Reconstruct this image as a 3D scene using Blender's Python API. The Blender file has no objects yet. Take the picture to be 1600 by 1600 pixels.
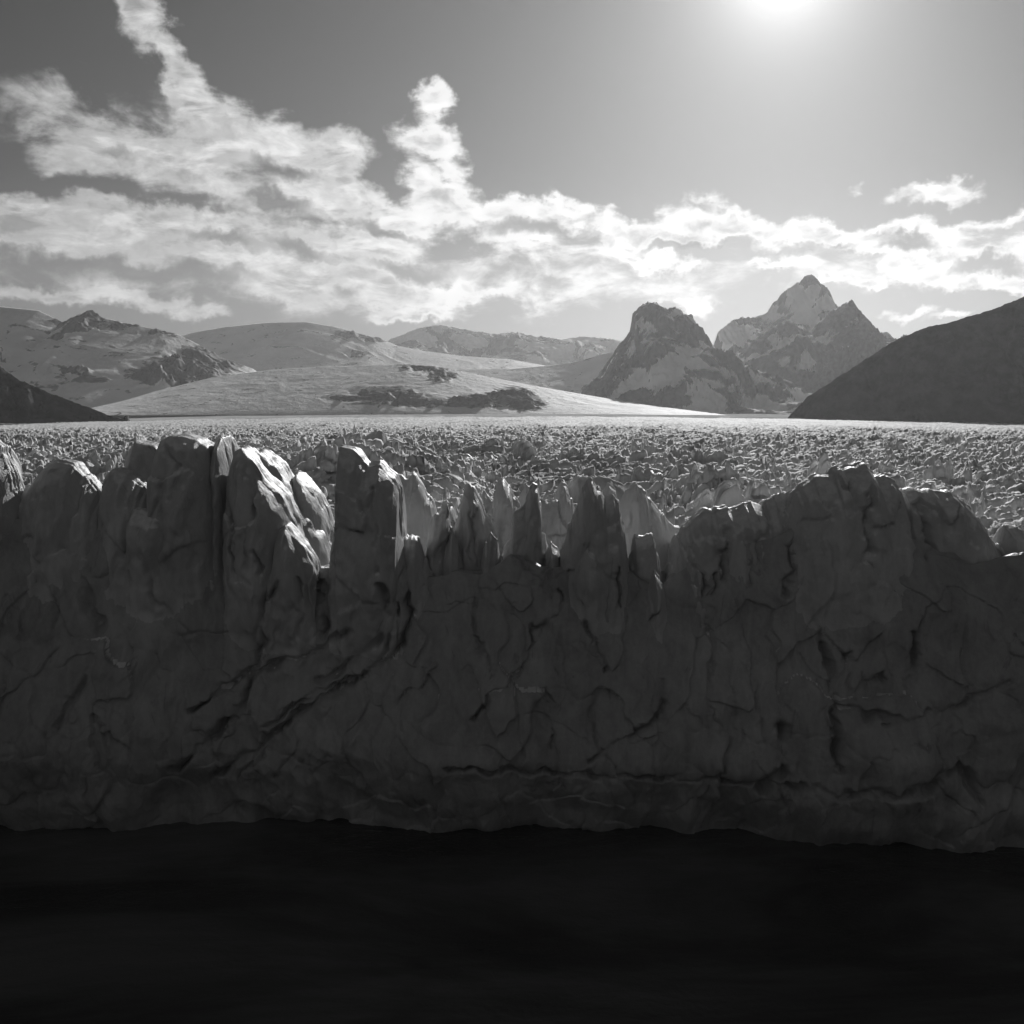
import bpy, math, random
import numpy as np

# ------------------------------------------------------------------ camera, sky, sun, exposure
S = bpy.context.scene
COL = S.collection
EYE = 70.0                       # metres above the lake
FPX = 1715.0                     # focal length in pixels of a 1600 px frame
PITCH = math.atan(160.0 / FPX)   # looking slightly down
cd = bpy.data.cameras.new('camera')
cd.sensor_width = 36.0
cd.lens = 36.0 * FPX / 1600.0
cd.clip_start = 1.0
cd.clip_end = 200000.0
cam = bpy.data.objects.new('camera', cd)
cam.location = (0, 0, EYE)
cam.rotation_euler = (math.pi / 2 - PITCH, 0, 0)
COL.objects.link(cam)
S.camera = cam

SUN_AZ, SUN_EL = math.radians(13.4), math.radians(21.0)      # right of straight ahead
SUN_STRENGTH = 5.0
SKY_STRENGTH = 0.05
EXPOSURE = -0.3
HAZE_DENSITY = 1.6e-5

S.view_settings.view_transform = 'Standard'
S.view_settings.look = 'None'
S.view_settings.gamma = 1.0
S.view_settings.use_curve_mapping = False
S.view_settings.exposure = EXPOSURE
S.cycles.max_bounces = 6
S.cycles.volume_bounces = 1
S.cycles.use_denoising = True

sl = bpy.data.lights.new('sun', 'SUN')
sl.energy = SUN_STRENGTH
sl.angle = math.radians(0.5)
sl.color = (1, 1, 1)
so = bpy.data.objects.new('sun', sl)
so.rotation_euler = (math.pi / 2 - SUN_EL, 0, math.pi - SUN_AZ)
so.location = (300, 1200, 600)
COL.objects.link(so)


def ray(px, py):
    """unit-forward direction of a photograph pixel (used to read traced outlines into metres)"""
    cx = (np.asarray(px, float) - 800) / FPX
    cy = (800 - np.asarray(py, float)) / FPX
    c, s = math.cos(PITCH), math.sin(PITCH)
    return cx, c + cy * s, -s + cy * c


def P(px, py, Y):
    dx, dy, dz = ray(px, py)
    return dx * Y / dy, EYE + dz * Y / dy


def proj(x, y, z):
    c, s = math.cos(PITCH), math.sin(PITCH)
    dz = z - EYE
    f = y * c - dz * s
    u = y * s + dz * c
    return 800 + FPX * x / f, 800 - FPX * u / f


def azel(px, py):
    dx, dy, dz = ray(px, py)
    return math.degrees(math.atan2(dx, dy)), math.degrees(math.atan2(dz, math.hypot(dx, dy)))


# ------------------------------------------------------------------ node helpers
class NT:
    def __init__(self, tree):
        self.t = tree
        tree.nodes.clear()

    def n(self, kind, **kw):
        nd = self.t.nodes.new(kind)
        for k, v in kw.items():
            setattr(nd, k, v)
        return nd

    def put(self, sock, v):
        if isinstance(v, bpy.types.NodeSocket):
            self.t.links.new(v, sock)
        else:
            sock.default_value = v

    def m(self, op, a, b=0.0, c=0.0, clamp=False):
        nd = self.n('ShaderNodeMath', operation=op, use_clamp=clamp)
        self.put(nd.inputs[0], a); self.put(nd.inputs[1], b); self.put(nd.inputs[2], c)
        return nd.outputs[0]

    def vm(self, op, a, b=(0, 0, 0), out=0):
        nd = self.n('ShaderNodeVectorMath', operation=op)
        self.put(nd.inputs[0], a); self.put(nd.inputs[1], b)
        return nd.outputs[out]

    def scale(self, v, f):
        nd = self.n('ShaderNodeVectorMath', operation='SCALE')
        self.put(nd.inputs[0], v); self.put(nd.inputs['Scale'], f)
        return nd.outputs[0]

    def ss(self, v, a, b, lo=0.0, hi=1.0, kind='SMOOTHSTEP'):
        nd = self.n('ShaderNodeMapRange', interpolation_type=kind)
        nd.clamp = True
        self.put(nd.inputs[0], v); self.put(nd.inputs[1], a); self.put(nd.inputs[2], b)
        self.put(nd.inputs[3], lo); self.put(nd.inputs[4], hi)
        return nd.outputs[0]

    def noise(self, v, scale, detail=5.0, rough=0.55, dist=0.0, col=False):
        nd = self.n('ShaderNodeTexNoise')
        self.put(nd.inputs['Vector'], v)
        nd.inputs['Scale'].default_value = scale
        nd.inputs['Detail'].default_value = detail
        nd.inputs['Roughness'].default_value = rough
        nd.inputs['Distortion'].default_value = dist
        return nd.outputs['Color' if col else 'Fac']

    def mix(self, f, a, b):
        return self.m('ADD', self.m('MULTIPLY', a, self.m('SUBTRACT', 1.0, f)), self.m('MULTIPLY', b, f))

    def mapping(self, v, loc=(0, 0, 0), rot=(0, 0, 0), sc=(1, 1, 1), kind='POINT'):
        nd = self.n('ShaderNodeMapping', vector_type=kind)
        self.put(nd.inputs['Vector'], v)
        nd.inputs['Location'].default_value = loc
        nd.inputs['Rotation'].default_value = rot
        nd.inputs['Scale'].default_value = sc
        return nd.outputs[0]

    def xyz(self, x, y, z):
        nd = self.n('ShaderNodeCombineXYZ')
        self.put(nd.inputs[0], x); self.put(nd.inputs[1], y); self.put(nd.inputs[2], z)
        return nd.outputs[0]


# ------------------------------------------------------------------ the sky: daylight sky seen as black-and-white, with backlit cumulus
# each cloud mass: centre (as traced), half sizes and tilt in degrees of sky, weight
CLOUDS = [
    # long slanting plume at the upper left
    (215, 12, 34, 60, -38, 1.00), (262, 85, 28, 78, -36, 1.05), (312, 158, 36, 70, -38, 1.0),
    # left bank
    (350, 205, 80, 45, 25, .95), (440, 225, 75, 40, 0, 1.0), (520, 245, 55, 48, 0, 1.0), (548, 285, 34, 52, 20, .8),
    (290, 245, 120, 42, 10, .9), (150, 215, 105, 42, 0, .72), (95, 160, 60, 50, 0, .45), (110, 255, 70, 20, 5, .5), (330, 290, 120, 30, 12, .8),
    (480, 300, 110, 32, 20, .85), (600, 325, 75, 22, 32, .95), (40, 330, 80, 30, 10, .9), (160, 335, 110, 30, 0, .95),
    (270, 340, 100, 26, 8, 1.0), (380, 360, 110, 24, 10, .95), (520, 370, 120, 28, 14, .9), (90, 375, 120, 28, 12, .75),
    (230, 385, 110, 22, 5, .75), (400, 405, 130, 26, 10, .85), (590, 385, 70, 24, 10, .75), (430, 445, 80, 26, 0, .9), (560, 430, 90, 26, 12, .9),
    (640, 462, 95, 22, 3, .95), (740, 455, 65, 16, 0, .8), (650, 487, 75, 12, 0, .9), (70, 462, 110, 16, 0, .95),
    (210, 468, 120, 16, 4, .95), (300, 490, 60, 13, 6, .9), (150, 400, 40, 10, 0, .5),
    # tower of cumulus
    (676, 164, 28, 27, 0, .95), (672, 222, 55, 30, 0, 1.15), (704, 248, 36, 30, 30, 1.0), (652, 285, 30, 42, 0, 1.0),
    (694, 320, 62, 44, 25, 1.15), (640, 352, 45, 24, 20, .9),
    # bank over the ice field
    (776, 338, 48, 24, 0, 1.0), (842, 322, 48, 24, 0, 1.05), (905, 336, 52, 22, 8, 1.0), (952, 340, 34, 22, 0, .95),
    (800, 374, 85, 16, 5, .7), (985, 360, 80, 16, 0, 1.0), (1085, 342, 48, 34, 0, 1.1), (1140, 358, 60, 26, 10, 1.05), (1060, 375, 90, 14, 0, .9),
    (1225, 372, 95, 24, 6, 1.1), (1300, 372, 80, 22, 15, 1.0), (985, 396, 60, 14, 15, .9), (1050, 412, 62, 13, 5, .95), (1210, 413, 50, 10, 4, .85),
    (1080, 470, 55, 12, -5, .55),
    # right side
    (1455, 300, 58, 21, 3, 1.1), (1335, 283, 18, 12, -30, .45), (1370, 382, 75, 18, 8, 1.05), (1430, 372, 75, 24, -5, 1.05), (1510, 382, 75, 26, 5, 1.0), (1570, 372, 55, 30, -10, 1.05),
    (1605, 345, 45, 26, -20, 1.05), (1440, 415, 72, 20, -12, 1.0), (1530, 436, 80, 18, 6, 1.05), (1600, 442, 60, 20, 0, 1.05),
    (1350, 441, 34, 8, 5, .9), (1300, 434, 24, 8, -8, .8), (1420, 488, 45, 9, -8, .7), (1480, 495, 40, 9, -8, .7),
    # thin veils under the banks
    (250, 400, 360, 80, 4, .60), (830, 435, 280, 70, 0, .46), (600, 440, 220, 60, 0, .52), (1000, 450, 200, 50, 0, .34), (860, 378, 130, 30, 3, .50), (1290, 425, 220, 40, 0, .36), (150, 190, 200, 60, 8, .40),
    # farther round, out of the frame
    (1720, 380, 120, 40, 0, 1.0), (1850, 430, 140, 30, 0, 1.0), (-120, 360, 140, 60, 5, .95), (-250, 440, 160, 40, 0, .95), (-80, 250, 70, 30, 10, .7),
]

# thick, shaded undersides of those clouds
SHADED = [
    (440, 265, 70, 16, 10, .9), (430, 316, 60, 14, 8, .9), (110, 285, 80, 16, 0, .9), (345, 366, 95, 14, 6, .8), (470, 378, 75, 16, 14, .9),
    (80, 408, 110, 16, 0, 1.0), (270, 425, 140, 18, 0, 1.0), (600, 362, 55, 11, 20, .8), (640, 420, 90, 16, 0, .9), (180, 230, 60, 12, 10, .6),
    (800, 360, 50, 18, 0, .9), (850, 350, 34, 18, 0, .8), (925, 362, 40, 10, 0, .6), (1098, 352, 24, 18, 0, .7), (1085, 388, 100, 9, 0, .9),
    (1430, 383, 50, 10, 0, .9), (1535, 412, 60, 13, 0, 1.0), (1310, 388, 30, 7, 0, .7), (690, 250, 22, 10, 0, .35), (1240, 395, 90, 9, 0, .6),
]


def build_world():
    w = bpy.data.worlds.new('World')
    S.world = w
    w.use_nodes = True
    N = NT(w.node_tree)
    sky = N.n('ShaderNodeTexSky', sky_type='NISHITA')
    sky.sun_disc = False
    sky.sun_elevation = SUN_EL
    sky.sun_rotation = SUN_AZ
    sky.altitude = 200
    sky.air_density = 1.0
    sky.dust_density = 1.6
    sky.ozone_density = 1.0
    sep = N.n('ShaderNodeSeparateColor')
    N.t.links.new(sky.outputs[0], sep.inputs[0])
    # panchromatic film behind an orange filter: mostly the red light of the sky
    lum = N.m('ADD', N.m('MULTIPLY', sep.outputs[0], .8), N.m('MULTIPLY', sep.outputs[1], .2))

    tc = N.n('ShaderNodeTexCoord')
    d = N.vm('NORMALIZE', tc.outputs['Generated'])
    sx = N.n('ShaderNodeSeparateXYZ')
    N.t.links.new(d, sx.inputs[0])
    az = N.m('MULTIPLY', N.m('ARCTAN2', sx.outputs[0], sx.outputs[1]), 180 / math.pi)
    el = N.m('MULTIPLY', N.m('ARCSINE', sx.outputs[2]), 180 / math.pi)
    v = N.xyz(az, el, 0.0)
    sd = (math.sin(SUN_AZ) * math.cos(SUN_EL), math.cos(SUN_AZ) * math.cos(SUN_EL), math.sin(SUN_EL))
    cosang = N.vm('DOT_PRODUCT', d, sd, out=1)
    ang = N.m('MULTIPLY', N.m('ARCCOSINE', N.m('MINIMUM', cosang, 0.999999)), 180 / math.pi)

    # ragged edges: bend the sky coordinates with noise before laying out the cloud masses
    w1 = N.scale(N.vm('SUBTRACT', N.noise(v, .45, 4, .55, col=True), (.5, .5, .5)), 2.6)
    w2 = N.scale(N.vm('SUBTRACT', N.noise(v, 1.7, 3, .6, col=True), (.5, .5, .5)), 0.6)
    vw = N.vm('ADD', N.vm('ADD', v, w1), w2)

    sw = N.n('ShaderNodeSeparateXYZ')
    N.t.links.new(vw, sw.inputs[0])

    def masses(blobs, start):
        cov = start              # the running sum rides along as a third coordinate, which keeps the shader compact
        for (px, py, rx, ry, rot, wt) in blobs:
            a, e = azel(px, py)
            k = 1.55 * 180 / math.pi / FPX
            mp = N.mapping(N.xyz(sw.outputs[0], sw.outputs[1], cov), (a, e, 0), (0, 0, -math.radians(rot)), (rx * k, ry * k, 1e6), 'TEXTURE')
            g = N.ss(N.vm('LENGTH', mp, out=1), 1.0, 0.0, 0.0, wt)
            cov = N.m('MULTIPLY_ADD', N.m('MINIMUM', cov, g), .35, N.m('MAXIMUM', cov, g))
        return cov
    cov = masses(CLOUDS, 0.0)
    cup = masses(SHADED, N.m('MULTIPLY', cov, 0.0))
    vs = N.mapping(v, (3.1, 1.7, 0), (0, 0, math.radians(10)), (.55, 1.15, 1))
    f1 = N.noise(vs, .5, 6, .55, .6)
    f2 = N.noise(vs, 1.9, 4, .55, .3)
    bill = N.m('ADD', N.m('MULTIPLY', N.m('SUBTRACT', f1, .5), 2.3), N.m('MULTIPLY', N.m('SUBTRACT', f2, .5), .5))
    dens = N.m('ADD', cov, N.m('MULTIPLY', bill, N.ss(cov, .0, .4)))
    left = N.ss(az, -3.0, -9.0)                   # thin, streaky cloud on the left; crisp cumulus in the middle and right
    alpha = N.ss(dens, .16, N.mix(left, .92, 1.15))
    # backlit cloud: thin edges shine, thick middles are greyer
    core = N.ss(dens, N.mix(left, .70, .55), N.mix(left, 1.5, 1.3))
    shade = N.noise(N.mapping(v, (7.7, 2.2, 0), (0, 0, math.radians(9)), (.35, 1.1, 1)), .8, 6, .58, .5)
    under = N.ss(N.m('ADD', cup, N.m('MULTIPLY', bill, .55)), .02, .95)
    dark = N.m('MAXIMUM', N.m('MULTIPLY', core, N.ss(shade, .34, .60, 0.0, .75)), N.m('MULTIPLY', under, N.mix(left, .92, .95)), clamp=True)
    near = N.ss(ang, 42.0, 14.0, .6, 1.0)
    tex = N.ss(f2, .3, .7, .88, 1.05)
    bright = N.m('MULTIPLY', N.m('MULTIPLY', N.m('MULTIPLY', N.mix(dark, N.mix(left, 1.0, .95), N.mix(left, .24, .16)), near), tex), 2.0 ** -EXPOSURE / SKY_STRENGTH)

    # aureole round the sun just above the frame
    aur = N.m('ADD', N.m('MULTIPLY', N.m('POWER', math.e, N.m('MULTIPLY', ang, -1 / 1.9)), 1.6),
              N.m('MULTIPLY', N.m('POWER', math.e, N.m('MULTIPLY', ang, -1 / 8.0)), .08))
    base = N.m('MULTIPLY', N.m('POWER', N.m('DIVIDE', lum, 16.8), 1.5), 16.8 * .165)
    base = N.m('MULTIPLY', base, N.ss(ang, 54.0, 20.0, .2, 1.0))
    K = 2.0 ** -EXPOSURE / SKY_STRENGTH          # radiances below are written as they appear on the film
    mist_and_fill = N.m('ADD', N.m('MULTIPLY', N.ss(el, 12.5, 3.0), N.ss(ang, 60, 15, .05, .13)), N.ss(ang, 60.0, 120.0, 0.0, .085))  # horizon mist, plus sky glow added behind the camera to lift shaded faces
    skyv = N.m('ADD', base, N.m('MULTIPLY', N.m('ADD', aur, mist_and_fill), K))
    total = N.mix(alpha, skyv, bright)
    bg = N.n('ShaderNodeBackground')
    N.put(bg.inputs[0], N.xyz(total, total, total))
    bg.inputs[1].default_value = SKY_STRENGTH
    out = N.n('ShaderNodeOutputWorld')
    N.t.links.new(bg.outputs[0], out.inputs[0])


build_world()


# ------------------------------------------------------------------ numpy noise
def _h(*k):
    h = np.zeros(np.broadcast(*k).shape, np.uint32) + np.uint32(2166136261)
    for a in k:
        h = (h ^ np.asarray(a).astype(np.int64).astype(np.uint32)) * np.uint32(16777619)
        h ^= h >> np.uint32(15)
        h *= np.uint32(2246822519)
        h ^= h >> np.uint32(13)
    return (h & np.uint32(0xffffff)).astype(np.float64) / 16777215.0


def vn(x, y, seed=0):
    xi, yi = np.floor(x), np.floor(y)
    fx, fy = x - xi, y - yi
    ux, uy = fx * fx * fx * (fx * (fx * 6 - 15) + 10), fy * fy * fy * (fy * (fy * 6 - 15) + 10)

    def g(ix, iy):
        a = _h(ix, iy, np.full_like(ix, seed)) * 2 * math.pi
        return np.cos(a) * (x - ix) + np.sin(a) * (y - iy)
    a, b = g(xi, yi), g(xi + 1, yi)
    c, d = g(xi, yi + 1), g(xi + 1, yi + 1)
    return ((a + (b - a) * ux) * (1 - uy) + (c + (d - c) * ux) * uy) * 1.4


def fbm(x, y, seed=0, o=4, g=.5):
    r, a = 0.0, 1.0
    for k in range(o):
        r = r + a * vn(x, y, seed + 17 * k)
        x, y, a = x * 2.03 + 1.3, y * 2.03 + 4.1, a * g
    return r


def ridged(x, y, seed=0, o=4, g=.5):
    r, a, n = 0.0, 1.0, 0.0
    for k in range(o):
        r = r + a * (1 - np.abs(vn(x, y, seed + 17 * k)) * 1.6)
        n += a
        x, y, a = x * 2.07 + 1.3, y * 2.07 + 4.1, a * g
    return r / n


def worley(x, y, seed=0):
    xi, yi = np.floor(x), np.floor(y)
    f1 = np.full(x.shape, 9.0); f2 = np.full(x.shape, 9.0)
    dx = np.zeros(x.shape); dy = np.zeros(x.shape); idn = np.zeros(x.shape)
    for i in (-1, 0, 1):
        for j in (-1, 0, 1):
            cx, cy = xi + i, yi + j
            px = cx + _h(cx, cy, np.full_like(cx, seed))
            py = cy + _h(cx, cy, np.full_like(cx, seed + 7))
            d = np.hypot(x - px, y - py)
            new = d < f1
            f2 = np.where(new, f1, np.minimum(f2, d))
            dx = np.where(new, x - px, dx); dy = np.where(new, y - py, dy)
            idn = np.where(new, _h(cx, cy, np.full_like(cx, seed + 13)), idn)
            f1 = np.where(new, d, f1)
    return f1, f2, dx, dy, idn


def sstep(a, b, x):
    t = np.clip((x - a) / (b - a), 0, 1)
    return t * t * (3 - 2 * t)


# ------------------------------------------------------------------ materials
def new_mat(name):
    m = bpy.data.materials.new(name)
    m.use_nodes = True
    return m, NT(m.node_tree)


def principled(N, base, rough, normal=None, spec=.5, ior=1.45):
    p = N.n('ShaderNodeBsdfPrincipled')
    if isinstance(base, bpy.types.NodeSocket):
        N.put(p.inputs['Base Color'], N.xyz(base, base, base))
    else:
        p.inputs['Base Color'].default_value = (base, base, base, 1)
    N.put(p.inputs['Roughness'], rough)
    p.inputs['Specular IOR Level'].default_value = spec
    p.inputs['IOR'].default_value = ior
    if normal is not None:
        N.put(p.inputs['Normal'], normal)
    o = N.n('ShaderNodeOutputMaterial')
    N.t.links.new(p.outputs[0], o.inputs[0])
    return p


def bump(N, h, strength, dist):
    b = N.n('ShaderNodeBump')
    b.inputs['Strength'].default_value = strength
    b.inputs['Distance'].default_value = dist
    N.put(b.inputs['Height'], h)
    return b.outputs[0]


def ice_material(name, lo, hi, dirt, rough=.5, spec=.35, thin=0.0, bands=0.0, top_light=0.0):
    m, N = new_mat(name)
    g = N.n('ShaderNodeNewGeometry').outputs['Position']
    streak = N.noise(N.mapping(g, sc=(.35, .35, .07)), 1.0, 6, .6, .6)
    blotch = N.noise(g, .045, 5, .55)
    grain = N.noise(g, 1.6, 4, .65)
    t = N.m('ADD', N.m('MULTIPLY', streak, .45), N.m('ADD', N.m('MULTIPLY', blotch, .4), N.m('MULTIPLY', grain, .15)))
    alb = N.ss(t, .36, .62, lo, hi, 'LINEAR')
    dn = N.ss(N.noise(N.mapping(g, sc=(.2, .2, .045)), 1.0, 5, .62, 1.2), .60, .72, 0, dirt)
    alb = N.m('MULTIPLY', alb, N.m('SUBTRACT', 1.0, dn))
    hgt = N.m('ADD', N.noise(N.mapping(g, sc=(1, 1, .45)), .9, 6, .62), N.m('MULTIPLY', N.noise(g, 4.0, 3, .6), .25))
    if top_light:      # sunlit tops painted in: upward faces get a lighter colour than the walls
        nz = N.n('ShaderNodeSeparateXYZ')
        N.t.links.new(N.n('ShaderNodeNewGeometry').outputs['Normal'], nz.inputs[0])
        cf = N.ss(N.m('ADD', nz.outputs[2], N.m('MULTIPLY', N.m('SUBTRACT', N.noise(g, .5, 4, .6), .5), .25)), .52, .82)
        alb = N.mix(cf, alb, N.m('MULTIPLY', N.ss(N.noise(g, .7, 5, .6), .3, .65, .78, 1.0), top_light))
    if bands:      # dirt bands drawn out along the flow
        bn = N.ss(N.noise(N.mapping(g, sc=(.02, .0035, .02)), 1.0, 5, .6, .8), .46, .66, 0, bands)
        alb = N.m('MULTIPLY', alb, N.m('SUBTRACT', 1.0, bn))
    p = principled(N, alb, rough, bump(N, hgt, .55, .5), spec, 1.31)
    if thin:       # thin blades let some sunlight through
        tr = N.n('ShaderNodeBsdfTranslucent')
        tr.inputs[0].default_value = (.85, .85, .85, 1)
        mx = N.n('ShaderNodeMixShader')
        mx.inputs[0].default_value = thin
        out = [q for q in N.t.nodes if q.type == 'OUTPUT_MATERIAL'][0]
        N.t.links.new(p.outputs[0], mx.inputs[1]); N.t.links.new(tr.outputs[0], mx.inputs[2])
        N.t.links.new(mx.outputs[0], out.inputs[0])
    return m


ICE = ice_material('glacier ice', .40, .60, .35, top_light=.82)
SHADED_WALL_ICE = ice_material('shade-darkened cliff ice', .27, .45, .40)  # darker copy of the serac ice, with the cliff's shade in its colour
BOUNCE_LIT_ICE = ice_material('bounce-lit translucent ice', .50, .72, .3, thin=.20, top_light=.85)  # second-row ice: paler colour stands in for light bounced on to it
ICE_FIELD = ice_material('crevassed ice', .70, .90, .25, .75, .15, bands=.35)
SNOW = ice_material('wind-packed snow', .46, .72, .1, .95, 0.0, bands=.35)


def mountain_material(name, snow, rock):
    m, N = new_mat(name)
    g = N.n('ShaderNodeNewGeometry').outputs['Position']
    at = N.n('ShaderNodeAttribute', attribute_name='rock').outputs['Fac']
    n1 = N.noise(g, .012, 7, .62)
    f = N.ss(N.m('ADD', at, N.m('MULTIPLY', N.m('SUBTRACT', n1, .5), .5)), .44, .54)
    r = N.m('MULTIPLY', N.ss(N.noise(g, .03, 6, .6), .3, .7, .6, 1.5), rock)
    s = N.m('MULTIPLY', N.ss(N.noise(g, .004, 5, .5), .3, .7, .85, 1.05), snow)
    principled(N, N.mix(f, s, r), .75, bump(N, N.noise(g, .02, 7, .62), .5, 18), .2)
    return m


MOUNTAIN = mountain_material('snow and rock', .86, .06)


def forest_material():
    m, N = new_mat('dark wooded slope')
    g = N.n('ShaderNodeNewGeometry').outputs['Position']
    a = N.ss(N.noise(g, .02, 7, .65), .3, .7, .025, .07)
    principled(N, a, .9, bump(N, N.noise(g, .06, 6, .6), .8, 10), .1)
    return m


FOREST = forest_material()


def water_material():
    m, N = new_mat('dark lake water')
    g = N.n('ShaderNodeNewGeometry').outputs['Position']
    h = N.m('ADD', N.noise(N.mapping(g, sc=(.5, .8, 1)), .25, 4, .55, .4), N.m('MULTIPLY', N.noise(g, 1.2, 3, .6), .25))
    murk_and_reflection = N.ss(N.noise(N.mapping(g, sc=(.012, .03, 1)), 1.0, 5, .6, .5), .35, .68, .035, .13)  # milky water, its lighter patches painted in for dim reflections
    principled(N, murk_and_reflection, .06, bump(N, h, .6, .6), .5, 1.333)
    return m


WATER = water_material()


# ------------------------------------------------------------------ mesh helpers
def grid_faces(R, C):
    i = np.arange((R - 1) * (C - 1))
    r, c = i // (C - 1), i % (C - 1)
    a = r * C + c
    return np.stack([a, a + 1, a + C + 1, a + C], 1)


def mesh_grid(name, V, mat, flip=False, attr=None, smooth=True):
    R, C, _ = V.shape
    F = grid_faces(R, C)
    if flip:
        F = F[:, ::-1]
    me = bpy.data.meshes.new(name)
    me.vertices.add(R * C)
    me.vertices.foreach_set('co', V.reshape(-1).astype(np.float32))
    n = len(F)
    me.loops.add(n * 4)
    me.loops.foreach_set('vertex_index', F.reshape(-1).astype(np.int32))
    me.polygons.add(n)
    me.polygons.foreach_set('loop_start', np.arange(0, n * 4, 4, dtype=np.int32))
    if attr is not None:
        a = me.attributes.new('rock', 'FLOAT', 'POINT')
        a.data.foreach_set('value', attr.reshape(-1).astype(np.float32))
    me.update(calc_edges=True)
    me.polygons.foreach_set('use_smooth', np.full(n, smooth))
    me.materials.append(mat)
    return me


def link(name, me, loc=(0, 0, 0), **props):
    o = bpy.data.objects.new(name, me)
    o.location = loc
    COL.objects.link(o)
    for k, v in props.items():
        o[k] = v
    return o


# ------------------------------------------------------------------ lake
def lake():
    xs = np.linspace(-1500, 1500, 60)
    ys = np.linspace(-600, 420, 40)
    X, Y = np.meshgrid(xs, ys)
    V = np.stack([X, Y, np.zeros_like(X)], -1)
    link('water', mesh_grid('water', V, WATER), kind='structure', label='dark still lake water at the foot of the ice cliff', category='water')


lake()

# ------------------------------------------------------------------ glacier surface (height of the ice behind the front)
_GY = np.array([150, 200, 250, 300, 400, 500, 700, 1000, 1500, 2500, 4000, 6500, 9000], float)
_GP = np.array([930, 872, 812, 772, 727, 705, 684, 671, 661, 653, 648, 643, 641], float)


def ground_z(x, y):
    py = np.interp(np.log(np.maximum(y, 150)), np.log(_GY), _GP)
    side = np.abs(x) / np.maximum(y, 150) / .46
    py = py + sstep(400, 2000, y) * 11 * np.clip(side, 0, 1.3) ** 2
    dx, dy, dz = ray(800, py)
    return EYE + dz * y / dy


def field_relief(x, y):
    """broad swells of the crevassed field, read from the photograph"""
    z = np.zeros_like(x)

    def swell(px, py, Y, rx, ry, h, rot=0.0):
        cx, _ = P(px, py, Y)
        a = (x - cx) * math.cos(rot) + (y - Y) * math.sin(rot)
        b = -(x - cx) * math.sin(rot) + (y - Y) * math.cos(rot)
        return h * np.exp(-(a / rx) ** 2 - (b / ry) ** 2)
    z += swell(596, 730, 345, 27, 52, 11.5, -.1)      # sunlit hump right of the tower
    z += swell(480, 725, 330, 26, 40, 4.0)
    z += swell(760, 705, 470, 20, 16, 6.0)            # bluff behind the hump
    z += swell(1118, 745, 305, 15, 40, 6.5)           # pointed hump before the dome
    z += swell(1030, 735, 430, 30, 18, 4.5)
    z -= swell(790, 760, 330, 14, 50, 4.0)
    z -= swell(1010, 770, 300, 14, 40, 3.0)
    return z


def glacier_surface():
    ys = np.geomspace(215, 9500, 160)
    t = np.linspace(-1, 1, 120)
    Yg, T = np.meshgrid(ys, t, indexing='ij')
    X = T * Yg * 1.1
    Z = ground_z(X, Yg) - 3.0 - .006 * (Yg - 215) + field_relief(X, Yg)
    Z += 6 * fbm(X / 900, Yg / 900, 5) * sstep(2500, 5000, Yg)
    Z = np.where(Yg > 3200, ground_z(X, Yg) - 2.0 + 3 * fbm(X / 500, Yg / 700, 6), Z)
    V = np.stack([X, Yg, Z], -1)
    link('glacier', mesh_grid('glacier', V, SNOW), kind='structure', label='wide glacier surface filling the valley', category='glacier')


def serac_field():
    ys = np.geomspace(204, 3600, 1000)
    t = np.concatenate([np.linspace(-1.05, -.53, 130)[:-1], np.linspace(-.53, .53, 1040), np.linspace(.53, 1.05, 130)[1:]])
    Yg, T = np.meshgrid(ys, t, indexing='ij')
    X = T * Yg
    Z = ground_z(X, Yg) + field_relief(X, Yg)
    # crevasse blocks: tilted cells, elongated along the ice front, broken by gaps
    wx = X + 7 * fbm(X / 30, Yg / 30, 3, 3); wy = Yg + 7 * fbm(X / 30, Yg / 30, 4, 3)
    f1, f2, dx, dy, idn = worley((wx + .5 * wy) / 5.8, wy / 4.0, 11)
    tilt = (_h(np.floor(idn * 9999), np.full_like(idn, 3)) - .35) * 3.2
    blk = (idn - .45) * 3.6 + dx * 3.0 * (idn - .3) * 2 + dy * tilt
    gap = np.exp(-((f2 - f1) / .16) ** 2)
    g1, g2, ex, ey, jdn = worley((wx + .5 * wy) / 2.9 + 3, wy / 2.3, 23)
    blk2 = (jdn - .5) * 1.2 + ex * 1.0 * (jdn - .4) + ey * 1.2 * (jdn - .4)
    big = np.clip(sstep(215, 300, Yg), .45, 1)
    far = 1 - .55 * sstep(450, 1700, Yg)
    Z += 3.2 * fbm(X / 160, Yg / 260, 27, 3) * sstep(450, 900, Yg)
    far = far * (1 + .5 * fbm(X / 70, Yg / 60, 19, 3))
    Z += (blk * .8 - gap * 2.4 + blk2 * .8) * big * far
    Z += .55 * fbm(X / 2.4, Yg / 2.0, 31, 3) * (1 - .5 * sstep(500, 1500, Yg))
    Z -= 3.2 * sstep(2600, 3600, Yg) + 1.2
    V = np.stack([X, Yg, Z], -1)
    link('serac_field', mesh_grid('serac_field', V, ICE_FIELD), kind='stuff', label='endless crevassed field of broken sunlit ice behind the front', category='ice field')


glacier_surface()
serac_field()

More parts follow.
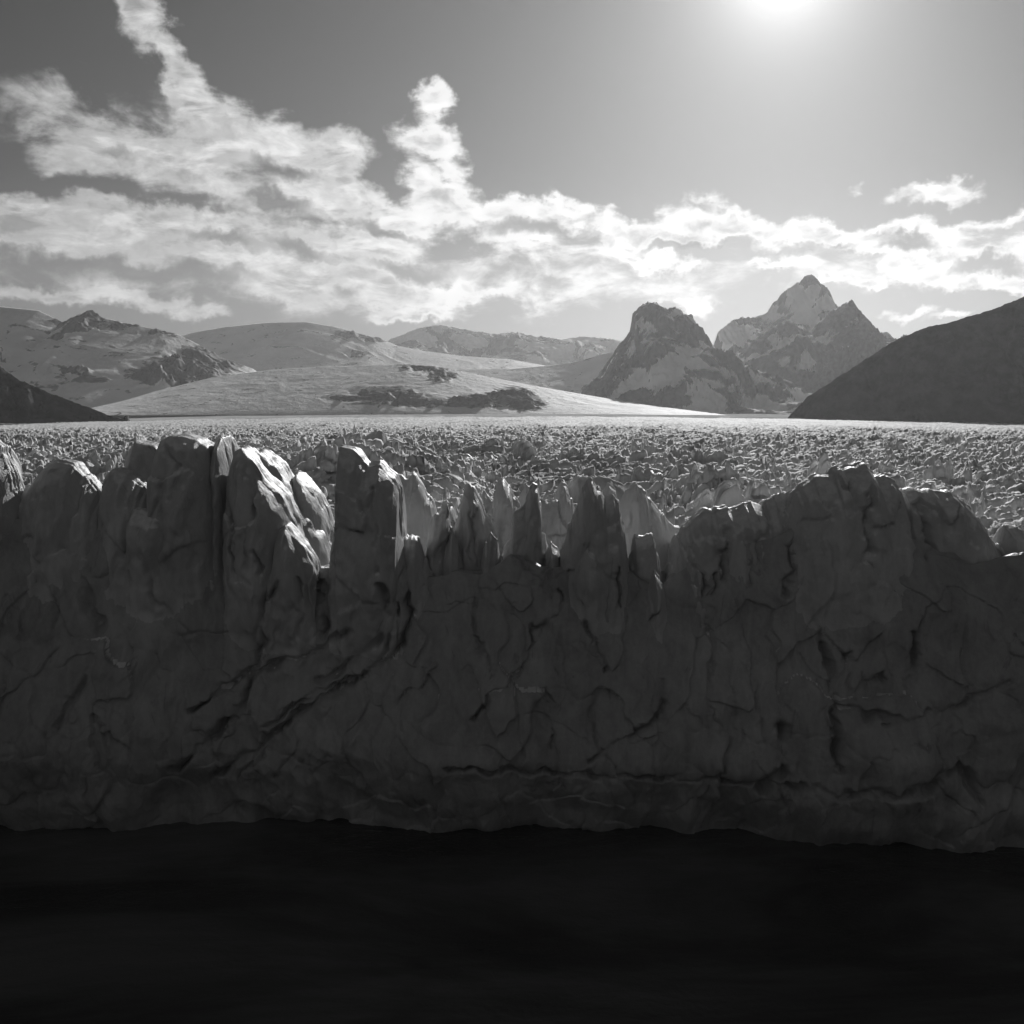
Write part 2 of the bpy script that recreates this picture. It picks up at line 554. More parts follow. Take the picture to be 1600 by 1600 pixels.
# ------------------------------------------------------------------ ice front
# crevasses traced on the face: (points, half width in px, depth in m)
CRACKS = [
    ([(440, 905), (418, 970), (398, 1040), (350, 1078), (300, 1110)], 9, 3.2),
    ([(640, 925), (640, 970), (615, 1030), (550, 1066), (480, 1102), (400, 1172), (330, 1215)], 11, 4.0),
    ([(545, 985), (500, 1018), (435, 1038), (390, 1056), (384, 1100), (320, 1165), (275, 1200)], 11, 3.6),
    ([(628, 945), (596, 1040), (540, 1062), (470, 1096), (420, 1130)], 8, 2.6),
    ([(596, 905), (608, 935), (600, 985), (560, 1030), (500, 1065)], 12, 3.4),
    ([(500, 905), (512, 950), (505, 1000)], 13, 3.2),
    ([(468, 900), (474, 960), (455, 1010)], 8, 2.2),
    ([(920, 970), (935, 1025), (950, 1048)], 5, 2.4),
    ([(875, 920), (876, 962), (832, 985), (823, 1042), (800, 1064), (762, 1090), (740, 1125)], 6, 2.4),
    ([(1040, 1065), (1025, 1123), (970, 1155), (920, 1190)], 9, 2.4),
    ([(700, 1192), (800, 1200), (930, 1206), (1050, 1213), (1130, 1218), (1220, 1226)], 7, 2.4),
    ([(1226, 1140), (1217, 1205), (1190, 1228)], 18, 4.5),
    ([(1290, 1000), (1306, 1050), (1300, 1110), (1306, 1200)], 12, 3.4),
    ([(1332, 1025), (1336, 1088), (1382, 1058)], 12, 3.0),
    ([(1300, 1095), (1330, 1110), (1410, 1125)], 12, 2.4),
    ([(1230, 1226), (1345, 1240), (1445, 1230), (1505, 1200), (1530, 1250)], 13, 3.2),
    ([(1430, 990), (1438, 1040), (1420, 1080)], 9, 2.0),
    ([(960, 885), (964, 915), (970, 950)], 5, 2.2),
    ([(996, 900), (998, 930)], 5, 1.8),
    ([(1014, 925), (1019, 965)], 5, 2.0),
    ([(1058, 846), (1050, 880), (1040, 915)], 9, 3.2),
    ([(1094, 880), (1098, 930)], 5, 1.9),
    ([(1116, 890), (1110, 930)], 6, 1.9),
    ([(1198, 795), (1184, 832), (1177, 875), (1166, 910)], 9, 3.0),
    ([(1140, 830), (1130, 880), (1128, 905)], 8, 2.0),
    ([(1250, 800), (1238, 860), (1228, 930)], 10, 1.8),
    ([(1365, 760), (1352, 800), (1348, 860)], 10, 2.2),
    ([(1445, 790), (1450, 830), (1442, 870)], 9, 2.0),
    ([(735, 800), (740, 850), (745, 885)], 4, 1.4),
    ([(698, 820), (690, 850), (686, 885)], 6, 1.8),
    ([(585, 770), (590, 830), (600, 880)], 7, 1.6),
    ([(335, 760), (338, 820), (345, 880)], 7, 1.8),
    ([(368, 780), (372, 830), (378, 885)], 6, 2.0),
    ([(405, 790), (418, 840), (425, 880)], 6, 1.8),
    ([(740, 940), (748, 1010), (770, 1050)], 5, 1.2),
    ([(120, 900), (150, 980), (140, 1060), (90, 1130)], 14, 2.0),
    ([(230, 860), (245, 930), (300, 985)], 10, 1.6),
    ([(1100, 960), (1120, 1020), (1105, 1090), (1130, 1150)], 7, 1.3),
    ([(850, 1080), (870, 1120), (860, 1170)], 6, 1.2),
    ([(1380, 1130), (1500, 1110), (1560, 1060)], 9, 1.8),
]


def grooves(px, py, sel=None):
    g = np.zeros(px.shape)
    jx = px + 8 * fbm(px / 30, py / 30, 71, 4, .5); jy = py + 8 * fbm(px / 30, py / 30, 72, 4, .5)
    wob = 1 + .6 * vn(px / 24, py / 24, 73)
    deep = .25 + .75 * sstep(-.35, .35, vn(px / 55, py / 55, 74))
    for pts, w, dep in CRACKS:
        d = np.full(px.shape, 1e9)
        xs = [p[0] for p in pts]; ys = [p[1] for p in pts]
        m = (px > min(xs) - 4 * w) & (px < max(xs) + 4 * w) & (py > min(ys) - 4 * w) & (py < max(ys) + 4 * w)
        if not m.any():
            continue
        X, Y = jx[m], jy[m]
        dd = np.full(X.shape, 1e9)
        for (x0, y0), (x1, y1) in zip(pts[:-1], pts[1:]):
            L2 = (x1 - x0) ** 2 + (y1 - y0) ** 2
            t = np.clip(((X - x0) * (x1 - x0) + (Y - y0) * (y1 - y0)) / L2, 0, 1)
            dd = np.minimum(dd, np.hypot(X - x0 - t * (x1 - x0), Y - y0 - t * (y1 - y0)))
        ww = w * .48 * wob[m]
        g[m] = np.maximum(g[m], dep * deep[m] * np.exp(-(dd / ww) ** 2))
    return g


def face_relief(x, z, seed, amp=1.0):
    """outward displacement of a fluted, faceted ice face (metres)"""
    wx = x + 1.8 * fbm(x / 9, z / 9, seed + 1, 3); wz = z + 2.2 * fbm(x / 9, z / 9, seed + 2, 3)
    f1, f2, dx, dz, idn = worley(wx / 6.0, wz / 10.0, seed + 3)
    fac = (idn - .5) * 1.3 + dx * 1.5 * (idn - .5) * 2 + dz * (((idn * 7.3) % 1) - .5) * 2.2
    fac -= .22 * np.exp(-((f2 - f1) / .1) ** 2)
    flute = ridged(wx / 4.5, wz / 34, seed + 4, 3) * 1.5
    h1, h2, ex, ez, jdn = worley(wx / 2.3 + 5, wz / 4.2, seed + 8)
    fac += .2 * ((jdn - .5) + ex * 1.6 * (((jdn * 5.3) % 1) - .5) + ez * 1.6 * (((jdn * 8.9) % 1) - .5))
    fine = .28 * fbm(x / 1.5, z / 2.4, seed + 5, 4) + .5 * fbm(x / 4, z / 6, seed + 6, 3)
    return amp * (fac + flute + fine)


_FX = np.array([-900, -450, -200, 0, 150, 300, 420, 540, 650, 800, 960, 1100, 1250, 1400, 1530, 1650, 1800, 2050, 2500], float)
_FY = np.array([176, 168, 172, 174, 176, 178, 179, 178, 176, 175, 175, 174, 170, 167, 166, 166, 166, 172, 168], float) - 2.0  # distance of the face
_CX = np.array([-200, 0, 60, 120, 200, 290, 330, 400, 460, 520, 560, 640, 690, 760, 800, 870, 960, 1040, 1090, 1180, 1260, 1400, 1540, 1600, 1800], float)
_CY = np.array([808, 812, 806, 810, 810, 816, 860, 893, 884, 890, 880, 900, 905, 892, 868, 895, 880, 922, 880, 850, 830, 830, 885, 870, 860], float)


_PX = np.concatenate([np.arange(-900, -60, 5.0), np.arange(-60, 1661, 1.8), np.arange(1664, 2500, 5.0)])
_YF = np.interp(_PX, _FX, _FY)
_XB = P(_PX, 1300, _YF)[0]
LEAN = 11.0
_ZC = P(_PX, np.interp(_PX, _CX, _CY) + 5 * fbm(_PX / 60, _PX * 0, 41, 3)
        + 55 * fbm(_PX / 90, _PX * 0, 43, 5, .6) * (sstep(1610, 1760, _PX) + sstep(-20, -150, _PX)), _YF + LEAN)[1]


def cliff_y(x, z):
    """distance of the cliff face and its crest height at (x, z)"""
    yf = np.interp(x, _XB, _YF)
    zc = np.interp(x, _XB, _ZC)
    t = np.clip(z / zc, 0, 1)
    y = yf + LEAN * np.clip((t - .3) / .7, 0, 1) ** 1.5 + 6.5 * np.clip(1 - t / .34, 0, 1) ** 1.6     # foot undercut added so the lower face sees less sky and darkens
    ppx, ppy = proj(x, y, z)
    f1, f2, ax, bz, idn = worley(x / 15 + .35 * fbm(x / 13, z / 13, 91, 3), z / 19 + .35 * fbm(x / 13, z / 13, 92, 3), 93)
    slab = (idn - .5) * .5 + ax * 2.6 * (((idn * 5.7) % 1) - .5) + bz * 2.0 * (((idn * 9.1) % 1) - .5) - .15 * np.exp(-((f2 - f1) / .07) ** 2)
    d = 3.2 * fbm(x / 26, z / 22, 51, 3) + face_relief(x, z, 60, .48) + slab * sstep(0, 8, z) * (1 - sstep(.8, 1, z / zc)) - grooves(ppx, ppy) * .85
    d += 3.0 * fbm(x / 14, x * 0 + 3, 58, 4) * (1 - sstep(0, 14, z))
    # blocks sheared off along slanting planes at the left of the face
    d += 2.2 * ridged((x * .55 + z * .9) / 16, (x * .9 - z * .5) / 55, 57, 3) * sstep(720, 560, ppx) * sstep(230, 420, ppx)
    return y - d * (1 - .55 * sstep(.93, 1.0, z / zc)), zc


def front():
    Rw = 330
    s = np.linspace(0, 1, Rw)[:, None]
    z = -4 + (_ZC[None] + 4) * s
    x = np.repeat(_XB[None], Rw, 0)
    y, zc = cliff_y(x, z)
    # back over the crest on to the glacier
    k = np.linspace(0, 1, 61)[1:, None]
    yb = y[-1][None] + 55 * k ** 1.4
    xbk = _XB[None] * (1 + .30 * k)
    gz = ground_z(xbk, np.maximum(yb, 200)) - 2.5
    bl = sstep(0, .55, k)
    zb = _ZC[None] * (1 - bl) + gz * bl + 1.3 * fbm(xbk / 6, yb / 6, 81, 3) * sstep(0, .08, k)
    V = np.concatenate([np.stack([x, y, z], -1), np.stack([xbk, yb, zb], -1)], 0)
    link('ice_cliff', mesh_grid('ice_cliff', V, SHADED_WALL_ICE), kind='structure', label='shaded vertical ice cliff at the front of the glacier', category='ice cliff')


front()

SERACS = 'seracs along the front of the glacier'


def fin(name, label, pts, Y, T, base_py, seed, amp=1.0, lean=.12, group=SERACS, ridge=.5, mat=ICE, cat='serac', tilt=0.0, rough=.55):
    """one ice pinnacle: its crest line read from the photograph at distance Y, T metres half-thick"""
    pts = np.array(pts, float)
    xs, zt = P(pts[:, 0], pts[:, 1], Y)
    seg = np.hypot(np.diff(xs), np.diff(zt))
    L = np.concatenate([[0], np.cumsum(seg)])
    n = int(max(24, min(260, L[-1] / (.0016 * Y))))
    q = np.linspace(0, L[-1], n)
    X = np.interp(q, L, xs); Z = np.interp(q, L, zt)
    u = q * 190.0 / Y
    wl, rg = (2.2, rough) if ridge < 3.9 else (7.0, rough * .7)
    X = X + rg * .7 * fbm(u / wl / 1.3, u * 0 + seed, seed, 3) * Y / 190
    Z = Z + rg * 1.3 * fbm(u / wl, u * 0 + seed, seed + 1, 4) * Y / 190
    _, zb = P(800, base_py, Y)
    zb = min(float(zb), float(Z.min()) - 1.0)
    if Y < 240:
        zb = min(zb, .56 * float(np.interp(X, _XB, _ZC).min()))
    H = Z - zb
    R = int(max(20, min(190, H.max() / (.0021 * Y))))
    s = (np.linspace(0, 1, R) ** .8)[:, None]
    x = np.repeat(X[None], R, 0)
    z = zb + H[None] * s
    d = Z[None] - z
    xc, W = (X.min() + X.max()) / 2, (X.max() - X.min())
    lens = .35 + .65 * (1 - np.clip(np.abs(2 * (x - xc) / W), 0, 1) ** 1.35)
    rr = ridge * Y / 190
    th = rr * ((.25 + .75 * lens) if ridge < 2.4 else (.7 + .3 * lens)) + T * lens * (1 - np.exp(-d / (.55 * T))) + lean * d
    fade = 1 - np.exp(-d / 1.5)
    k = 190.0 / Y
    ppx, ppy = proj(x, np.full_like(x, Y - T), z)
    yf = -th - face_relief(x * k, z * k, seed, amp) * fade / k + grooves(ppx, ppy) * fade * 1.1
    yb = th * .9 + face_relief(x * k, z * k, seed + 40, amp) * fade / k
    sh = tilt * (x - xc)
    if Y < 240:                                   # the foot melts into the cliff it has split from
        cy, czc = cliff_y(x, z)
        mk = sstep(.62, 1.0, z / czc)
        yf = yf * mk + (cy - Y - sh + .35) * (1 - mk)
        yf = np.minimum(yf, yb - .3)
    tops = []
    for q in np.linspace(-.9, .9, 15 if ridge > 2 else 7):
        yy = np.where(q < 0, -q * yf[-1], q * yb[-1])
        tops.append(np.stack([X + .09 * vn(u / 4, u * 0 + 4 * q, seed + 8) * rr, yy + sh[-1],
                              Z + .35 * min(rr, 1.2) * (1 - q * q) + min(rough, .42) * rr ** .5 * (.45 * fbm(u / 16 + q, u * 0 + 4.5 * q, seed + 9, 5, .58) + .3 * ridged(u / 24 + .8 * q, u * 0 + 3.5 * q, seed + 12, 4, .6) + .2 * (worley(u / 7, u * 0 + 1.6 * q + .4 * vn(u / 7, u * 0, seed), seed)[4] - .5))], -1))
    V = np.concatenate([np.stack([x, yf + sh, z], -1), np.array(tops), np.stack([x, yb + sh, z], -1)[::-1]], 0)
    V -= np.array([xc, 0, zb])
    me = mesh_grid(name, V, mat)
    p = dict(label=label, category=cat)
    if group:
        p['group'] = group
    return link(name, me, (xc, Y, zb), **p)


F = fin
# --- far left
F('serac', 'blurred narrow ice ridge at the extreme left edge of the ice front', [(-60, 800), (-40, 700), (-10, 692), (8, 702), (20, 735), (30, 775), (42, 806)], 186, 4, 1000, 101, ridge=2.5)
F('serac', 'low rounded ice hump just above the dark cliff at the far left', [(36, 800), (48, 765), (70, 742), (95, 724), (118, 724), (140, 745), (158, 770), (172, 800)], 190, 6, 1000, 102, ridge=3)
F('serac', 'dark sloping ice block left of the flat-topped boulder', [(166, 805), (170, 752), (180, 736), (200, 738), (218, 752), (240, 775), (262, 796), (275, 812)], 190, 5, 1000, 103, ridge=3)
F('serac', 'flat-capped ice boulder left of the tallest left-hand tower', [(203, 800), (206, 735), (210, 702), (222, 694), (240, 696), (252, 702), (254, 730), (258, 800)], 198, 4, 1000, 104, ridge=3)
# --- left cluster
F('serac', 'broad square-topped ice tower, widest of the left cluster', [(246, 830), (252, 760), (255, 708), (262, 690), (290, 684), (318, 688), (333, 699), (341, 722), (348, 770), (352, 860)], 192, 6, 940, 105, ridge=5)
F('serac', 'thin upright ice finger beside the broad square-topped tower', [(338, 800), (343, 702), (349, 688), (357, 684), (362, 704), (368, 740), (376, 800), (384, 870)], 196, 3.5, 940, 106, ridge=4.5)
F('serac', 'long leaning ice blade with a sunlit right edge, right of the thin finger', [(366, 830), (370, 730), (378, 709), (388, 706), (404, 724), (424, 748), (442, 766), (458, 792), (470, 815), (484, 868), (492, 890)], 193, 5, 950, 107, ridge=6.5)
F('serac', 'tilted ice blade descending to the right behind the long leaning blade', [(392, 800), (400, 716), (414, 706), (430, 718), (448, 745), (470, 780), (490, 808), (508, 838), (520, 866), (526, 890)], 201, 4, 950, 108, ridge=6)
F('serac', 'slim curved ice blade closest to the dark leaning tower', [(455, 830), (461, 752), (470, 742), (482, 752), (497, 774), (511, 803), (521, 830), (524, 880)], 206, 3.5, 950, 109, ridge=5)
F('serac', 'stubby sunlit ice knuckle low on the left cluster', [(425, 880), (440, 832), (452, 822), (466, 838), (482, 858), (494, 880), (500, 905)], 186, 4, 950, 110, ridge=4)
F('serac', 'small pale ledge block at the foot of the square-topped tower', [(205, 830), (213, 804), (230, 799), (248, 800), (262, 792), (276, 797), (288, 812), (294, 830)], 184, 3, 1000, 111, ridge=2.5)
# --- dark tower
F('serac', 'tall dark ice tower with a slanting notched top, standing alone', [(520, 890), (526, 840), (535, 800), (538, 740), (536, 701), (556, 708), (570, 720), (581, 729), (590, 726), (598, 723), (608, 735), (619, 745), (626, 765), (628, 800), (632, 840), (640, 875), (652, 905)], 187, 6.5, 1010, 112, ridge=4.5)
F('serac', 'crumbled sunlit ice blocks on the right shoulder of the dark tower', [(624, 900), (630, 850), (638, 836), (648, 842), (656, 856), (664, 868), (668, 884), (672, 905)], 188, 3, 960, 113, ridge=3, rough=.9)
# --- second row, between the dark tower and the central peak
F('serac', 'pale twin-cusped ice slab just right of the dark tower', [(604, 860), (612, 780), (621, 744), (634, 753), (648, 741), (659, 758), (674, 779), (681, 802), (684, 840), (690, 880)], 214, 4, 930, 114, mat=BOUNCE_LIT_ICE, ridge=1.5)
F('serac', 'small dark double-pointed ice spike in front of the pale slab', [(664, 890), (670, 830), (680, 806), (688, 808), (697, 790), (703, 806), (707, 832), (712, 890)], 196, 3.5, 960, 115, ridge=1.5, rough=.5)
F('serac', 'sharp grey ice spike with stepped right side, between the slab and the pale wedge', [(704, 885), (712, 832), (720, 802), (726, 758), (735, 760), (746, 773), (755, 790), (758, 812), (770, 826), (778, 850), (782, 890)], 199, 4, 960, 116, mat=BOUNCE_LIT_ICE, ridge=1.5)
F('serac', 'short pale ice cusp behind the sharp grey spike', [(676, 840), (684, 800), (694, 788), (704, 791), (712, 800), (720, 840)], 226, 3.5, 900, 117, mat=BOUNCE_LIT_ICE, ridge=1.2)
F('serac', 'pale ice wedge with a bright flat top left of the central spire', [(766, 860), (770, 795), (776, 758), (784, 752), (796, 764), (803, 772), (812, 800), (820, 860)], 214, 4, 920, 118, mat=BOUNCE_LIT_ICE, ridge=2.5)
F('serac', 'jagged central ice spire with knobs on its shoulders', [(780, 892), (788, 856), (798, 850), (802, 812), (808, 797), (818, 794), (826, 772), (834, 757), (839, 762), (844, 795), (846, 832), (858, 860), (872, 890)], 194, 4.5, 1000, 119, ridge=1.5, rough=.55)
F('serac', 'pale ice panel with a notched top right of the central spire', [(838, 850), (845, 784), (856, 790), (866, 782), (872, 788), (882, 768), (890, 776), (898, 800), (903, 850)], 216, 4, 920, 120, mat=BOUNCE_LIT_ICE, ridge=1.5)
F('serac', 'broad dark pointed ice peak, tallest in the middle of the front', [(868, 905), (876, 868), (888, 828), (902, 793), (910, 770), (916, 757), (923, 752), (931, 762), (944, 783), (956, 777), (966, 786), (971, 812), (976, 850), (984, 905)], 188, 6, 1010, 121, ridge=1.6)
F('serac', 'pale ice peak behind and right of the broad dark peak', [(958, 860), (966, 790), (979, 776), (985, 761), (992, 757), (1001, 763), (1012, 779), (1030, 801), (1046, 820), (1062, 828), (1074, 870)], 206, 4.5, 940, 122, mat=BOUNCE_LIT_ICE, ridge=1.5)
F('serac', 'squat flat-topped dark ice stub below the pale peak', [(978, 915), (986, 862), (990, 840), (996, 842), (1010, 838), (1020, 842), (1026, 868), (1031, 896), (1042, 930)], 190, 3.5, 1010, 123, ridge=1.5)
F('serac', 'low curved ice flake right of the squat stub', [(1008, 940), (1016, 905), (1022, 896), (1030, 908), (1038, 925), (1044, 945)], 184, 2.5, 1010, 124, ridge=1.2)
F('serac', 'narrow pale fin in the gap between the sharp grey spike and the pale wedge', [(738, 860), (747, 792), (757, 767), (766, 781), (775, 860)], 228, 3, 940, 141, mat=BOUNCE_LIT_ICE)
F('serac', 'pale fin peeping over the left shoulder of the central spire', [(804, 850), (811, 777), (821, 757), (831, 769), (843, 850)], 226, 3, 940, 142, mat=BOUNCE_LIT_ICE)
F('serac', 'slender pale fin rising behind the notched panel', [(856, 850), (867, 773), (876, 755), (887, 764), (898, 850)], 232, 3, 940, 143, mat=BOUNCE_LIT_ICE)
F('serac', 'pale fin behind the right shoulder of the broad dark peak', [(926, 850), (941, 768), (951, 755), (961, 766), (974, 850)], 230, 3, 940, 144, mat=BOUNCE_LIT_ICE)
F('serac', 'low dark ice tooth at the foot of the sharp grey spike', [(686, 900), (697, 850), (707, 832), (716, 843), (727, 900)], 192, 3, 1000, 145)
F('serac', 'low dark ice tooth at the foot of the pale wedge', [(748, 905), (758, 852), (768, 834), (777, 846), (790, 905)], 191, 3, 1000, 146)
F('serac', 'low dark ice tooth between the central spire and the broad dark peak', [(842, 910), (853, 864), (862, 848), (871, 858), (883, 910)], 190, 3, 1000, 147)
F('serac', 'slim grey ice tooth between the squat stub and the ribbed buttress', [(1038, 910), (1046, 852), (1055, 836), (1064, 846), (1074, 910)], 197, 3, 1000, 148)
# --- right side
F('serac', 'long ribbed ice buttress with a sunlit crest left of the great dome', [(1034, 935), (1048, 880), (1060, 838), (1076, 818), (1096, 801), (1112, 797), (1146, 797), (1166, 789), (1186, 792), (1216, 776), (1244, 771), (1262, 790), (1280, 860)], 190, 8, 1030, 125, ridge=2.5, amp=1.25)
F('serac', 'great dark rounded ice dome, largest block on the right', [(1206, 900), (1222, 812), (1238, 776), (1256, 757), (1276, 745), (1306, 737), (1338, 730), (1352, 736), (1368, 748), (1390, 754), (1402, 775), (1420, 850), (1432, 905)], 184, 9, 1060, 126, ridge=3, amp=1.0)
F('serac', 'flat-crested ice shoulder on the right of the great dome', [(1380, 880), (1396, 790), (1410, 768), (1446, 770), (1476, 772), (1500, 788), (1520, 812), (1540, 845), (1556, 872), (1566, 910)], 188, 7, 1040, 127, ridge=3)
F('serac', 'blurred ice tower cut off by the right edge of the picture', [(1546, 900), (1560, 850), (1568, 826), (1580, 820), (1600, 846), (1640, 850), (1680, 900)], 186, 6, 1000, 128, ridge=2)
# --- behind the front
BACK = 'ice ridges in the field behind the front'
F('ice_ridge', 'fluted upright ice bluff behind the sunlit hump', [(700, 745), (706, 716), (718, 710), (736, 714), (752, 709), (770, 713), (784, 716), (798, 722), (806, 748)], 430, 7, 775, 131, group=BACK, mat=ICE, cat='ice ridge', rough=.7)
F('ice_ridge', 'long grey ice bluff in the field left of the great dome', [(958, 762), (976, 738), (1000, 732), (1030, 735), (1060, 728), (1088, 733), (1106, 742), (1118, 764)], 350, 8, 790, 133, group=BACK, mat=ICE, cat='ice ridge')
F('ice_ridge', 'narrow sunlit ice arete running down behind the pale peak', [(880, 770), (900, 752), (920, 745), (944, 748), (970, 757), (990, 770), (1012, 784)], 300, 9, 810, 134, group=BACK, mat=ICE_FIELD, cat='ice ridge', amp=.6, lean=.4)


# smaller seracs crowding the field behind the front
def field_seracs():
    rnd = random.Random(7)
    protos = []
    for k in range(9):
        r = random.Random(50 + k)
        n = r.randint(2, 4)
        pts = [(-.5, 0.0)]
        for i in range(n):
            c = -.42 + .84 * (i + .5) / n + r.uniform(-.06, .06)
            hgt = r.uniform(.55, 1.0)
            pts += [(c - .08, hgt * r.uniform(.6, .85)), (c, hgt), (c + .07, hgt * r.uniform(.5, .8))]
        pts.append((.5, 0.0))
        pts = sorted(pts)
        W, H = r.uniform(7, 13), r.uniform(5, 9)
        Y0 = 300.0
        q = [(800 + p[0] * W * FPX / Y0, 700 - p[1] * H * FPX / Y0) for p in pts]
        o = fin('serac', '', q, Y0, r.uniform(1.0, 2.0), 710, 200 + k * 5, amp=1.1, lean=.16, mat=ICE_FIELD, rough=1.1)
        protos.append(o)
    lab = {0: 'small jagged serac among many in the sunlit field close behind the ice front',
           1: 'tiny jagged serac among many in the far part of the sunlit field'}
    placed = []
    used = set()
    tries = 0
    while len(placed) < 190 and tries < 4000:
        tries += 1
        y = 228 * (620 / 228.0) ** (rnd.random() ** 1.1)
        x = rnd.uniform(-.44, .44) * y
        if any((x - a) ** 2 + (y - b) ** 2 < (.016 * y + 3.0) ** 2 for a, b in placed):
            continue
        placed.append((x, y))
        i = rnd.randrange(len(protos))
        if i in used:
            o = protos[i].copy()
            COL.objects.link(o)
        else:
            o = protos[i]; used.add(i)
        gz = float(ground_z(np.array([x]), np.array([y]))[0] + field_relief(np.array([x]), np.array([y]))[0])
        sc = rnd.uniform(.55, 1.05)
        o.location = (x, y, gz - 2.6)
        o.rotation_euler = (0, 0, rnd.choice([0, math.pi]) + rnd.gauss(-.15, .35))
        o.scale = (sc, sc, sc * rnd.uniform(.6, 1.0))
        z = 0 if y < 380 else 1
        o['label'] = lab[z]
        o['category'] = 'serac'
        o['group'] = ['small seracs close behind the ice front', 'small seracs farther out in the field'][z]
    for i, o in enumerate(protos):
        if i not in used:
            bpy.data.objects.remove(o)


field_seracs()


# ------------------------------------------------------------------ mountains
def mountain(name, label, ridge, Y, depth, foot_py, seed, relief, rocks=(), base_rock=0.0, rockiness=0.0, mat=MOUNTAIN,
             jag=1.0, cols=420, rows=150, shape=1.0, back=.7, sc=1.0, steep=0.0):
    pts = np.array(ridge, float)
    px = np.linspace(pts[0, 0], pts[-1, 0], cols)
    py = np.interp(px, pts[:, 0], pts[:, 1])
    if base_rock > .3:
        py = py + 2.6 * fbm(px / 13, px * 0 + seed, seed, 4, .6)
    xr, zr = P(px, py, Y)
    _, zf = P(800, foot_py, Y - depth)
    zf = float(zf)
    v = np.concatenate([np.linspace(0, 1, rows), 1 + np.linspace(0, back, rows // 3)[1:]])[:, None]
    hh = np.clip((zr - zf) / (zr - zf).max(), .06, 1)[None] if mat is FOREST else np.ones((1, cols))
    y = Y - depth * hh + depth * hh * v + 0 * xr[None]
    x = xr[None] * (1 + .0 * v)
    k = np.where(v <= 1, np.clip(v, 0, 1) ** shape, np.clip(1 - (v - 1) / back, 0, 1) ** 1.2)
    h = (zr[None] - zf)
    wx = x + .25 * depth * fbm(x / (depth * .6), y / (depth * .6), seed + 9, 3)
    ux, uy = wx / (relief * 3.2 * sc), y / (relief * 4.0 * sc)
    r0 = ridged(ux, uy, seed, 2, .5) - .62
    rd = ridged(ux * 2.1 + 7, uy * 2.1, seed + 4, 6, .6) - .6
    env = np.where(v <= 1, np.sin(np.clip(v, 0, 1) * math.pi) ** .7 * .9 + .1 * v, np.clip(1 - (v - 1) / back, 0, 1) * .4)
    X = np.broadcast_to(x, h.shape if h.shape[0] > 1 else (len(v), cols))
    z0 = zf + h * k
    ppx, ppy = proj(X, y, z0)
    nz = fbm(X / (relief * .5), y / (relief * .5), seed + 21, 4)
    spots = 0.0
    for (cx, cy, rx, ry, w) in rocks:
        spots = spots + w * np.exp(-((ppx - cx) / rx) ** 2 - ((ppy - cy) / ry) ** 2) * (1 + .6 * nz)
    crag = np.clip(base_rock * 1.3 + spots, 0, 1) if mat is not FOREST else .45 + 0 * X
    z = z0 + relief * env * (1.1 * r0 * (.06 + .94 * sstep(.15, .55, crag)) + 1.3 * rd * crag)
    fine = fbm(X / (relief * .22 * sc), y / (relief * .22 * sc), seed + 3, 4)
    z += jag * relief * .07 * fine * crag * (.3 + .7 * k)
    z = np.where(h > 0, z, zf + h - 20)
    V = np.stack([X, y, z], -1)
    # bare rock: steep ground, ribs and the outcrops seen in the photograph
    gy = np.gradient(z, axis=0) / np.maximum(np.gradient(y, axis=0), 1e-3)
    gx = np.gradient(z, axis=1) / np.maximum(np.gradient(X, axis=1), 1e-3)
    st = np.hypot(gx, gy)
    st = (st - np.median(st)) / (st.std() + 1e-6)
    raw = rd / rd.std() + st * steep
    fr = v[:, 0] <= 1
    rock = .5 + rockiness * .3 * (raw - np.quantile(raw[fr], 1 - base_rock)) / raw.std() + spots
    link(name, mesh_grid(name, V, mat, attr=np.clip(rock, 0, 1)), kind='structure', label=label, category='mountain')


mountain('mountain', 'dark wooded mountainside coming down from the right edge',
         [(1195, 668), (1225, 658), (1262, 620), (1330, 577), (1400, 532), (1450, 511), (1500, 499), (1550, 485), (1600, 463), (1700, 420), (1850, 380)],
         3300, 520, 668, 301, 90, mat=FOREST, jag=.8)
mountain('mountain', 'black hillside dropping into the ice at the left edge',
         [(-250, 500), (-100, 545), (0, 574), (30, 594), (80, 614), (120, 630), (160, 644), (192, 657), (215, 664)],
         2900, 420, 664, 311, 70, mat=FOREST, jag=.8)
mountain('mountain', 'craggy rock peak with a blunt summit streaked with snow',
         [(900, 640), (930, 600), (948, 570), (962, 545), (984, 520), (989, 492), (1000, 480), (1014, 475), (1030, 479), (1044, 486), (1056, 482), (1080, 500), (1100, 520), (1116, 541), (1132, 556), (1160, 580), (1200, 620), (1240, 650)],
         7200, 1500, 649, 321, 260, base_rock=.46, rockiness=1.1, steep=.3,
         rocks=[(1030, 492, 42, 16, .5), (1090, 522, 22, 16, .3), (1040, 628, 60, 12, .3), (975, 572, 14, 20, .3), (1072, 552, 30, 16, -.6), (1020, 540, 18, 14, -.35), (1050, 592, 36, 9, -.45), (985, 602, 22, 8, -.4), (1010, 512, 20, 5, -.3)])
mountain('mountain', 'highest pointed peak with a snowy face between rock ridges',
         [(1080, 620), (1110, 560), (1122, 520), (1142, 500), (1160, 495), (1180, 494), (1197, 488), (1215, 465), (1240, 445), (1253, 436), (1263, 429), (1274, 436), (1284, 448), (1295, 470), (1312, 500), (1345, 530), (1440, 570), (1500, 620)],
         9800, 1900, 646, 331, 300, base_rock=.40, rockiness=1.0, steep=.2,
         rocks=[(1258, 478, 28, 26, -.6), (1222, 470, 10, 22, .6), (1288, 460, 8, 18, .5), (1150, 525, 28, 16, -.5), (1262, 437, 16, 8, .8), (1160, 500, 20, 7, .5)])
